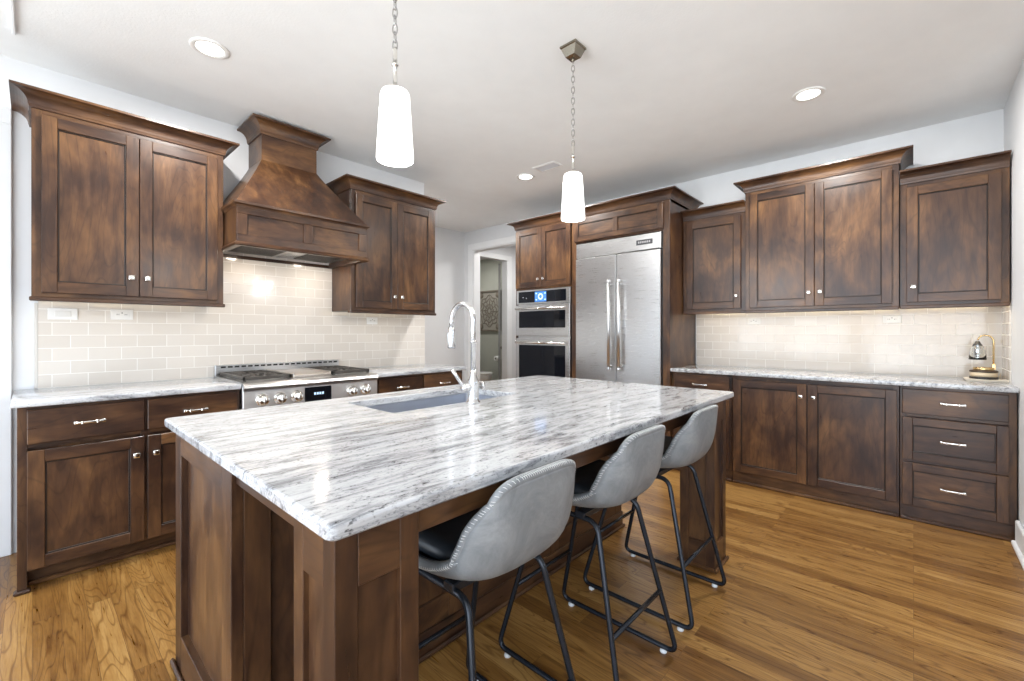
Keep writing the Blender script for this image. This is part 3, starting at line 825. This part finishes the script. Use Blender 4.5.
mb = MB(); mb.tube([(fx-.05, fy, T1+.075), (fx-.066, fy+.006, T1+.092), (fx-.085, fy+.016, T1+.125), (fx-.103, fy+.026, T1+.158)], [.010, .0085, .008, .0095], 12); mb.lathe([(0, -.05), (.018, -.05), (.02, -.056), (.015, -.066), (0, -.068)], (fx, fy, T1+.075), 16, axis='x')
obj('lever', mb, CHROME, t)

# ------------------------------------------------------------ bar stools (built at the origin, facing +y)
def catmull(P, t):
    n = len(P)-1; x = t*n; i = min(int(x), n-1); f = x-i
    p0, p1, p2, p3 = (Vector(P[max(i-1, 0)]), Vector(P[i]), Vector(P[i+1]), Vector(P[min(i+2, n)]))
    return .5*((2*p1)+(-p0+p2)*f+(2*p0-5*p1+4*p2-p3)*f*f+(-p0+3*p1-3*p2+p3)*f*f*f)
#        y, z, half width, lift of the side edge
PROF = [(-.266, .894, .160, .026), (-.264, .832, .182, .048), (-.256, .770, .197, .064), (-.240, .708, .204, .072), (-.207, .655, .206, .072), (-.146, .630, .206, .058),
        (-.058, .619, .205, .040), (.045, .619, .202, .030), (.132, .625, .190, .024), (.205, .634, .160, .014)]
P3 = [(a, b, c) for a, b, c, d in PROF]; PL = [(d, 0, 0) for a, b, c, d in PROF]
def shell_pt(s, u, off=0.):
    y, z, w = catmull(P3, s); l = catmull(PL, s).x
    e = .004; a, b = catmull(P3, max(0, s-e)), catmull(P3, min(1, s+e))
    ty, tz = b.x-a.x, b.y-a.y; L_ = math.hypot(ty, tz); ty /= L_; tz /= L_
    ny, nz = -tz, ty            # towards the sitter
    if ny*1+nz*1 < 0: ny, nz = -ny, -nz
    au = abs(u); lift = l*(.25*au**2+.75*au**3.2)
    x = w*math.sin(u*1.25)/math.sin(1.25)
    drop = .052*au**4*max(0, 1-s/.3)**2
    # approximate sideways normal for thickness
    sl = l*(.5*au+2.4*au**2.2)/w
    k = 1/math.sqrt(1+sl*sl)
    sg = 1 if u > 0 else -1
    return Vector((x-sg*sl*k*off, y+ny*(lift+off*k)-ty*drop*-1, z+nz*(lift+off*k)+tz*drop))
stool = thing('bar_stool', 'grey leather bar stool nearest the camera, beside the near corner post', 'stool', (0, 0, 0), 'bar stools along the island')
NS, NU = 36, 28
mb = MB(); TH = .022
pts = []; idx = {}
def addp(k, p): idx[k] = len(pts); pts.append(p)
for i in range(NS+1):
    for j in range(NU+1):
        s_, u_ = i/NS, -1+2*j/NU
        addp((0, i, j), shell_pt(s_, u_, 0)); addp((1, i, j), shell_pt(s_, u_, TH))
fs = []
for l in (0, 1):
    for i in range(NS):
        for j in range(NU): fs.append((idx[l, i, j], idx[l, i+1, j], idx[l, i+1, j+1], idx[l, i, j+1]))
bd = [(i, 0) for i in range(NS)]+[(NS, j) for j in range(NU)]+[(i, NU) for i in range(NS, 0, -1)]+[(0, j) for j in range(NU, 0, -1)]
rim = []
for k, b in enumerate(bd):
    c = bd[(k+1) % len(bd)]; fs.append((idx[0, b[0], b[1]], idx[0, c[0], c[1]], idx[1, c[0], c[1]], idx[1, b[0], b[1]]))
mb._add(pts, fs, 0, True)
# rolled rim
mid_path = [(pts[idx[0, b[0], b[1]]]+pts[idx[1, b[0], b[1]]])/2 for b in bd]
mb.tube(mid_path, TH*.56, 8, closed=True)
shell = obj('seat_shell', mb, GREYL, stool)
mb = MB()
def liner(s, u): return shell_pt(.035+s*.93, (-1+2*u)*.93, TH+.0035)
mb.grid(liner, 30, 24); ln = obj('seat_lining', mb, BLACKL, stool, 'black leather inner lining')
md = ln.modifiers.new('thick', 'SOLIDIFY'); md.thickness = .003
# puffy seat pad
mb = MB(); rings = []
for k in range(9):
    a = k/8*PI; sc_ = .80+.20*math.sin(a)**.7; z = .640+.026*(1-math.cos(a))
    ring = []
    for q in range(40):
        th = 2*PI*q/40; cx, cy = math.cos(th), math.sin(th); e = 2/3.2
        ring.append((sc_*.176*math.copysign(abs(cx)**e, cx), .028+sc_*.178*math.copysign(abs(cy)**e, cy), z+.018*abs(cx)**3 - .012*max(0, cy)**3))
    rings.append(ring)
mb.loft(rings, 0, True); obj('seat_pad', mb, BLACKL, stool, 'padded black seat cushion')
# whip stitch round the rim
mb = MB(); Lp = []
acc = 0
dense = []
for k in range(len(mid_path)):
    a, b = mid_path[k], mid_path[(k+1) % len(mid_path)]
    o_a, o_b = pts[idx[0, bd[k][0], bd[k][1]]], pts[idx[0, bd[(k+1) % len(bd)][0], bd[(k+1) % len(bd)][1]]]
    m_ = max(1, int((b-a).length/.0065))
    for q in range(m_):
        f = q/m_; dense.append((a.lerp(b, f), o_a.lerp(o_b, f), (b-a).normalized()))
cen = Vector((0, 0, .70))
for k, (c, o_, tg) in enumerate(dense):
    out = (o_-c); 
    if out.length < 1e-5: continue
    out.normalize(); side = tg.cross(out).normalized()
    if side.dot(c-cen) < 0: side = -side
    p0 = c+out*.0115+side*.0035-tg*.0022; p1 = c+out*.0035+side*.0105+tg*.0022; pm = (p0+p1)/2+(out+side)*.0025
    mb.tube([p0, pm, p1], .0007, 4)
obj('stitching', mb, STITCH, stool, 'pale whip stitching along the edge')
# steel sled frame
RT = .0096
for sg in (-1, 1):
    mb = MB()
    loop = [(sg*.140, .115, .590), (sg*.140, -.135, .590), (sg*.212, -.268, .020), (sg*.212, .262, .020), ]
    mb.tube(loop, RT, 12, closed=True, fil=.042, fseg=6)
    obj('leg_frame', mb, BLACKM, stool, 'black steel sled leg')
    for y in (-.215, .215):
        mb = MB(); mb.lathe([(0, 0), (.013, 0), (.014, .004), (.011, .013), (0, .013)], (sg*.212, y, 0), 12)
        obj('foot_glide', mb, CLEAR, stool, 'clear plastic glide')
def on_leg(y_top, y_bot, z):
    f = (z-.02)/(.590-.02); return .212+(.140-.212)*f, y_bot+(y_top-y_bot)*f
for nm, (yt, yb_), z in (('footrest', (.115, .262), .265), ('stretcher', (-.135, -.268), .250)):
    x_, y_ = on_leg(yt, yb_, z); mb = MB(); mb.tube([(-x_, y_, z), (x_, y_, z)], .0085, 10); obj(nm, mb, BLACKM, stool)
mb = MB(); mb.box(-.15, .15, -.09, -.05, .588, .612, 0, .003); mb.box(-.15, .15, .06, .10, .588, .612, 0, .003); obj('seat_bracket', mb, BLACKM, stool)
stool.location = (.852, .93, 0)
dup(stool, (1.438, .93, 0), 'grey leather bar stool standing in the middle of the three along the island')
dup(stool, (2.030, .93, 0), 'grey leather bar stool farthest from the camera, beside the far corner post')

# ------------------------------------------------------------ pendants
GLOW = plain('opal_glass', (1., .985, .95), .3, emit=2.2)
PX, PY = .863, 1.349
pend = thing('pendant_light', 'white glass pendant light on a chain above the near end of the island', 'pendant light', (PX, PY, CEIL), 'pendants above the island')
mb = MB()
def sq(h, z): return [(PX+a*h, PY+b*h, z) for a, b in ((-1, -1), (1, -1), (1, 1), (-1, 1))]
mb.loft([sq(.049, CEIL-.0005), sq(.051, CEIL-.004), sq(.051, CEIL-.012), sq(.046, CEIL-.016), sq(.030, CEIL-.058), sq(.012, CEIL-.062)])
mb.tube([(PX, PY, CEIL-.058), (PX, PY, CEIL-.080)], .007, 10); obj('canopy', mb, BRONZE, pend, 'square stepped metal ceiling canopy')
mb = MB(); z = CEIL-.070; k = 0; lk = .036
while z-lk > 2.205:
    a = (k % 2)*PI/2; ca, sa = math.cos(a+.6), math.sin(a+.6); loop = []
    for q in range(12):
        th = 2*PI*q/12; rx_, rz_ = .0085*math.cos(th), (lk*.5+.002)*math.sin(th); loop.append((PX+rx_*ca, PY+rx_*sa, z-lk/2+rz_))
    mb.tube(loop, .0021, 6, closed=True); z -= lk*.80; k += 1
zend = z
obj('chain', mb, plain('chain_metal', (.42, .41, .40), .25, 1.), pend, 'bright metal chain')
mb = MB(); mb.lathe([(0, zend+.004), (.007, zend+.002), (.008, zend-.012), (.0075, 2.185), (.012, 2.183), (.012, 2.178), (.0075, 2.175), (.0075, 2.102), (.028, 2.097), (.030, 2.087), (0, 2.087)], (PX, PY, 0), 16)
obj('stem', mb, NICKEL, pend)
mb = MB(); mb.lathe([(0, 2.090), (.036, 2.089), (.0465, 2.083), (.0505, 2.071), (.0645, 1.850), (.063, 1.843), (.057, 1.841), (.0, 1.845)], (PX, PY, 0), 40)
obj('shade', mb, GLOW, pend, 'glowing white tapered glass shade')
dup(pend, (1.959, 1.349, CEIL), 'white glass pendant light on a chain above the far end of the island')
for x in (PX, 1.959):
    d = bpy.data.lights.new('pendant_bulb', 'POINT'); d.energy = PEND_W; d.color = (1, .97, .92); d.shadow_soft_size = .05
    o = bpy.data.objects.new('pendant_bulb', d); COL.objects.link(o); o.location = (x, 1.349, 1.80)

# recessed cans
CANG = plain('can_lens', (1., .985, .95), .4, emit=5.)
def can_at(x, y, label, first=[None]):
    if first[0] is None:
        t = thing('recessed_light', label, 'ceiling light', (x, y, CEIL), 'recessed ceiling lights')
        mb = MB(); mb.lathe([(.062, CEIL-.0005), (.092, CEIL-.0005), (.092, CEIL-.004), (.084, CEIL-.009), (.066, CEIL-.006), (.062, CEIL-.002)], (x, y, 0), 40, closed=True); obj('trim_ring', mb, WHITEP, t)
        mb = MB(); mb.lathe([(0, CEIL-.0005), (.066, CEIL-.0005), (.066, CEIL-.004), (0, CEIL-.0055)], (x, y, 0), 32); obj('lens', mb, CANG, t, 'glowing white lens')
        first[0] = t; return t
    return dup(first[0], (x, y, CEIL), label)
CANS = [(.645, 2.80, 'recessed ceiling light above the left counter, nearest the left wall cabinet'), (3.37, .50, 'recessed ceiling light in front of the right-hand wall cabinets'),
        (3.28, 2.82, 'recessed ceiling light beside the air vent, in front of the oven')]
for x, y, l in CANS: can_at(x, y, l)
for x, y in [(c[0], c[1]) for c in CANS]+[]:
    area_light('can_lamp', (x, y, CEIL-.02), .12, CAN_W)
area_light('hall_fill', (5.3, 4.2, CEIL-.02), .3, 26.); area_light('powder_room_fill', (5.5, 6.3, CEIL-.02), .3, 20.); area_light('passage_fill', (2.7, 4.5, CEIL-.02), .3, 25.)  # fill lights added out of view to brighten hall, powder room and passage
area_light('hood_lamp', (1.05, 3.47, 1.812), .06, 1.5, (1, .86, .70)); area_light('hood_lamp', (1.55, 3.47, 1.812), .06, 1.5, (1, .86, .70))

# air vent
t = thing('air_vent', 'white metal air vent in the ceiling beside the recessed light', 'vent', (3.215, 2.50, CEIL))
mb = MB(); vx0, vx1, vy0, vy1 = 3.145, 3.285, 2.37, 2.62
for b in ((vx0, vx0+.02, vy0, vy1), (vx1-.02, vx1, vy0, vy1), (vx0+.02, vx1-.02, vy0, vy0+.02), (vx0+.02, vx1-.02, vy1-.02, vy1)): mb.box(*b, CEIL-.008, CEIL-.0005, 0, .002)
obj('frame', mb, WHITEP, t)
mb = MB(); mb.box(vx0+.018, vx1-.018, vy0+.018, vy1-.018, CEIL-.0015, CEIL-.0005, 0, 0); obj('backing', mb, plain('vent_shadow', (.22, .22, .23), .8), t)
mb = MB()
for k in range(6):
    x = vx0+.027+k*.016; mb.loft([[(x, y, CEIL-.002), (x+.009, y, CEIL-.008), (x+.0105, y, CEIL-.0075), (x+.0015, y, CEIL-.0015)] for y in (vy0+.02, vy1-.02)])
obj('louvres', mb, plain('vent_slat', (.55, .55, .57), .5), t)

# outlets and switch
def plate(F, u, z, w, h, label, kind):
    c = F.p(u, .009, z); t = thing('wall_switch' if kind == 'switch' else 'wall_outlet', label, 'switch' if kind == 'switch' else 'outlet', c, None if kind == 'switch' else 'white wall outlets on the tile')
    mb = MB(); F.box(mb, u-w/2, u+w/2, .0083, .014, z-h/2, z+h/2, 0, .002); obj('cover_plate', mb, WHITEP, t)
    if kind == 'switch':
        mb = MB(); F.box(mb, u-.034, u+.034, .0135, .017, z-.017, z+.017, 0, .002); obj('rocker', mb, plain('rocker_white', (.72, .72, .70), .35), t)
    else:
        mb = MB(); F.box(mb, u-.034, u+.034, .0135, .0155, z-.017, z+.017, 0, .001); s = obj('socket', mb, WHITEP, t)
        mb = MB()
        for a in (-.019, .019):
            F.box(mb, u+a-.006, u+a-.0035, .0153, .0160, z-.004, z+.004, 0, 0); F.box(mb, u+a+.0025, u+a+.005, .0153, .0160, z-.004, z+.004, 0, 0)
        F.box(mb, u-.004, u+.004, .0153, .0160, z+.007, z+.012, 0, 0)
        obj('slots', mb, DARK, s)
plate(R, .121, 1.345, .125, .068, 'white double-width rocker switch plate under the far left wall cabinet', 'switch')
plate(R, .383, 1.349, .108, .066, 'white outlet under the far left wall cabinet, next to the switch plate', 'outlet')
plate(R, 2.128, 1.342, .108, .066, 'white outlet under the wall cabinet right of the hood', 'outlet')
plate(G, -1.084, 1.337, .108, .060, 'white outlet below the join of the left and tall wall cabinets on the right run', 'outlet')
plate(G, -.123, 1.337, .110, .060, 'white outlet below the right door of the tall wall cabinet', 'outlet')

# candle warmer lamp on a tray
lx, ly = 4.255, -.342
mb = MB(); mb.box(lx-.075, lx+.075, ly-.105, ly+.085, T1+.0005, T1+.010, 0, .003); mb.box(lx-.08, lx+.08, ly-.11, ly+.09, T1+.009, T1+.014, 0, .002)
tr = obj('tray', mb, plain('cream_tray', (.72, .66, .56), .4), None, loc=(lx, ly, T1)); tag(tr, 'small cream rectangular tray under the gold candle lamp', 'tray')
zt = T1+.0145
t = thing('candle_lamp', 'small gold-armed lamp with glass shade standing on a tray at the far right counter', 'lamp', (lx, ly, zt))
mb = MB(); mb.lathe([(0, zt), (.066, zt), (.068, zt+.003), (.068, zt+.014), (.065, zt+.016), (0, zt+.016)], (lx, ly, 0), 32); obj('base_ring', mb, plain('black_lacquer', (.02, .017, .015), .3), t, 'black bottom ring')
mb = MB(); mb.lathe([(0, zt+.015), (.064, zt+.015), (.064, zt+.046), (0, zt+.046)], (lx, ly, 0), 32); obj('base', mb, plain('cream_wood', (.68, .55, .38), .4), t)
mb = MB(); mb.lathe([(0, zt+.045), (.067, zt+.045), (.067, zt+.054), (.06, zt+.058), (0, zt+.058)], (lx, ly, 0), 32); obj('top_ring', mb, plain('brown_lacquer', (.05, .03, .018), .3), t)
mb = MB(); mb.lathe([(0, zt+.057), (.048, zt+.057), (.050, zt+.062), (.050, zt+.072), (.046, zt+.076), (0, zt+.076)], (lx, ly, 0), 28); obj('plate', mb, BRASS, t, 'brass disc')
ay = ly-.045
mb = MB(); pth = [(lx, ay, zt+.055), (lx, ay, zt+.248)]
for k in range(1, 13):
    a = k/12*PI*.95; pth.append((lx, ay+.036*(1-math.cos(a)), zt+.248+.040*math.sin(a)))
mb.tube(pth, .0048, 10); mb.box(lx-.008, lx+.008, ay-.009, ay+.009, zt+.06, zt+.10, 0, .002); obj('arm', mb, BRASS, t, 'curved brass arm')
sy = ay+.072; sz = zt+.238
mb = MB(); mb.lathe([(0, sz+.012), (.010, sz+.010), (.016, sz-.006), (.024, sz-.016), (.0, sz-.016)], (lx, sy, 0), 20); obj('cap', mb, plain('dark_steel', (.12, .12, .12), .3, .9), t)
gm = NT('clear_glass'); gm.set(Base_Color=(.95, .97, .97, 1), Roughness=.03, Transmission_Weight=1., IOR=1.45)
mb = MB(); mb.lathe([(.020, sz-.014), (.030, sz-.026), (.040, sz-.075), (.043, sz-.112), (.041, sz-.112), (.038, sz-.075), (.028, sz-.028), (.018, sz-.017)], (lx, sy, 0), 32, closed=True); obj('shade', mb, gm.m, t, 'clear glass bell shade')
mb = MB(); mb.lathe([(0, sz-.016), (.012, sz-.018), (.019, sz-.040), (.021, sz-.075), (.016, sz-.088), (0, sz-.092)], (lx, sy, 0), 20); obj('bulb', mb, plain('silver_bulb', (.85, .87, .9), .12, 1.), t)
mb = MB(); mb.tube([(lx+.06, ly-.03, zt+.012), (lx+.12, ly-.06, T1+.004), (lx+.19, ly-.09, T1+.006), (lx+.255, ly-.102, T1+.05), (lx+.265, ly-.104, T1+.16), (4.478, ly-.10, T1+.27)], .0022, 8, fil=.04); obj('cord', mb, plain('clear_cord', (.62, .52, .36), .4), t)

# ------------------------------------------------------------ powder room things
t = thing('wall_plaque', 'square grey carved medallion plaque on the powder room wall', 'wall decor', (6.44, 6.53, 1.25))
PLQ = plain('plaque_grey', (.30, .285, .25), .8); PLD = plain('plaque_brown', (.17, .145, .115), .7)
mb = MB(); y0, y1, z0, z1 = 6.19, 6.86, 1.255, 2.10
for b in ((y0, y1, z1-.035, z1), (y0, y1, z0, z0+.035), (y0, y0+.03, z0, z1), (y1-.03, y1, z0, z1)): mb.box(6.405, 6.449, *b, 0, .004)
obj('frame', mb, PLD, t)
mb = MB(); mb.box(6.43, 6.449, y0+.03, y1-.03, z0+.035, z1-.035, 0, 0); obj('panel', mb, PLQ, t)
mb = MB(); cy, cz = (y0+y1)/2, (z0+z1)/2
for r in (.05, .115, .20, .27):
    mb.tube([(6.428, cy+r*(1+.08*math.cos(8*a))*math.cos(a), cz+1.15*r*(1+.08*math.cos(8*a))*math.sin(a)) for a in [2*PI*q/64 for q in range(64)]], .010, 6, closed=True)
for k in range(12):
    a = 2*PI*k/12
    for r0, r1 in ((.055, .11), (.13, .19), (.21, .265)): mb.tube([(6.428, cy+r0*math.cos(a), cz+1.15*r0*math.sin(a)), (6.422, cy+(r0+r1)/2*math.cos(a+.12), cz+1.15*(r0+r1)/2*math.sin(a+.12)), (6.428, cy+r1*math.cos(a), cz+1.15*r1*math.sin(a))], .008, 6)
for sy_ in (-1, 1):
    for sz_ in (-1, 1): mb.lathe([(0, 6.418), (.05, 6.42), (.07, 6.43), (0, 6.431)], (0, cy+sy_*.25, cz+sz_*.33), 16, axis='x')
obj('carving', mb, PLD, t, 'brown raised scrollwork')
t = thing('toilet', 'white toilet low in the powder room, only its lid showing above the island', 'toilet', (6.1, 6.55, 0))
def oval(cx, cy, rx, ry, z, n=28): return [(cx+rx*math.cos(2*PI*q/n), cy+ry*math.sin(2*PI*q/n), z) for q in range(n)]
mb = MB(); mb.loft([oval(6.08, 6.45, .11, .24, 0), oval(6.08, 6.45, .10, .22, .12), oval(6.08, 6.42, .15, .24, .27), oval(6.08, 6.40, .185, .26, .38), oval(6.08, 6.40, .18, .255, .395)], 0, True); obj('bowl', mb, PORC, t)
mb = MB(); mb.loft([oval(6.08, 6.40, .188, .262, .397), oval(6.08, 6.40, .19, .265, .41), oval(6.08, 6.40, .19, .265, .425), oval(6.08, 6.40, .17, .245, .437)], 0, True); obj('lid', mb, PORC, t)
mb = MB(); mb.box(5.86, 6.30, 6.72, 6.90, .38, .75, 0, .02, 3); mb.box(5.85, 6.31, 6.71, 6.91, .75, .785, 0, .01, 2); obj('tank', mb, PORC, t)
t = thing('toilet_roll', 'white toilet roll hanging on the powder room wall', 'toilet roll', (6.36, 6.17, .70))
mb = MB(); mb.lathe([(.020, 6.33), (.052, 6.33), (.052, 6.43), (.020, 6.43)], (0, 6.245, .70), 24, axis='x', closed=True); obj('paper', mb, WHITEP, t)
mb = MB(); mb.lathe([(0, 6.325), (.019, 6.325), (.019, 6.449), (0, 6.449)], (0, 6.245, .70), 12, axis='x'); obj('holder', mb, IRON, t)
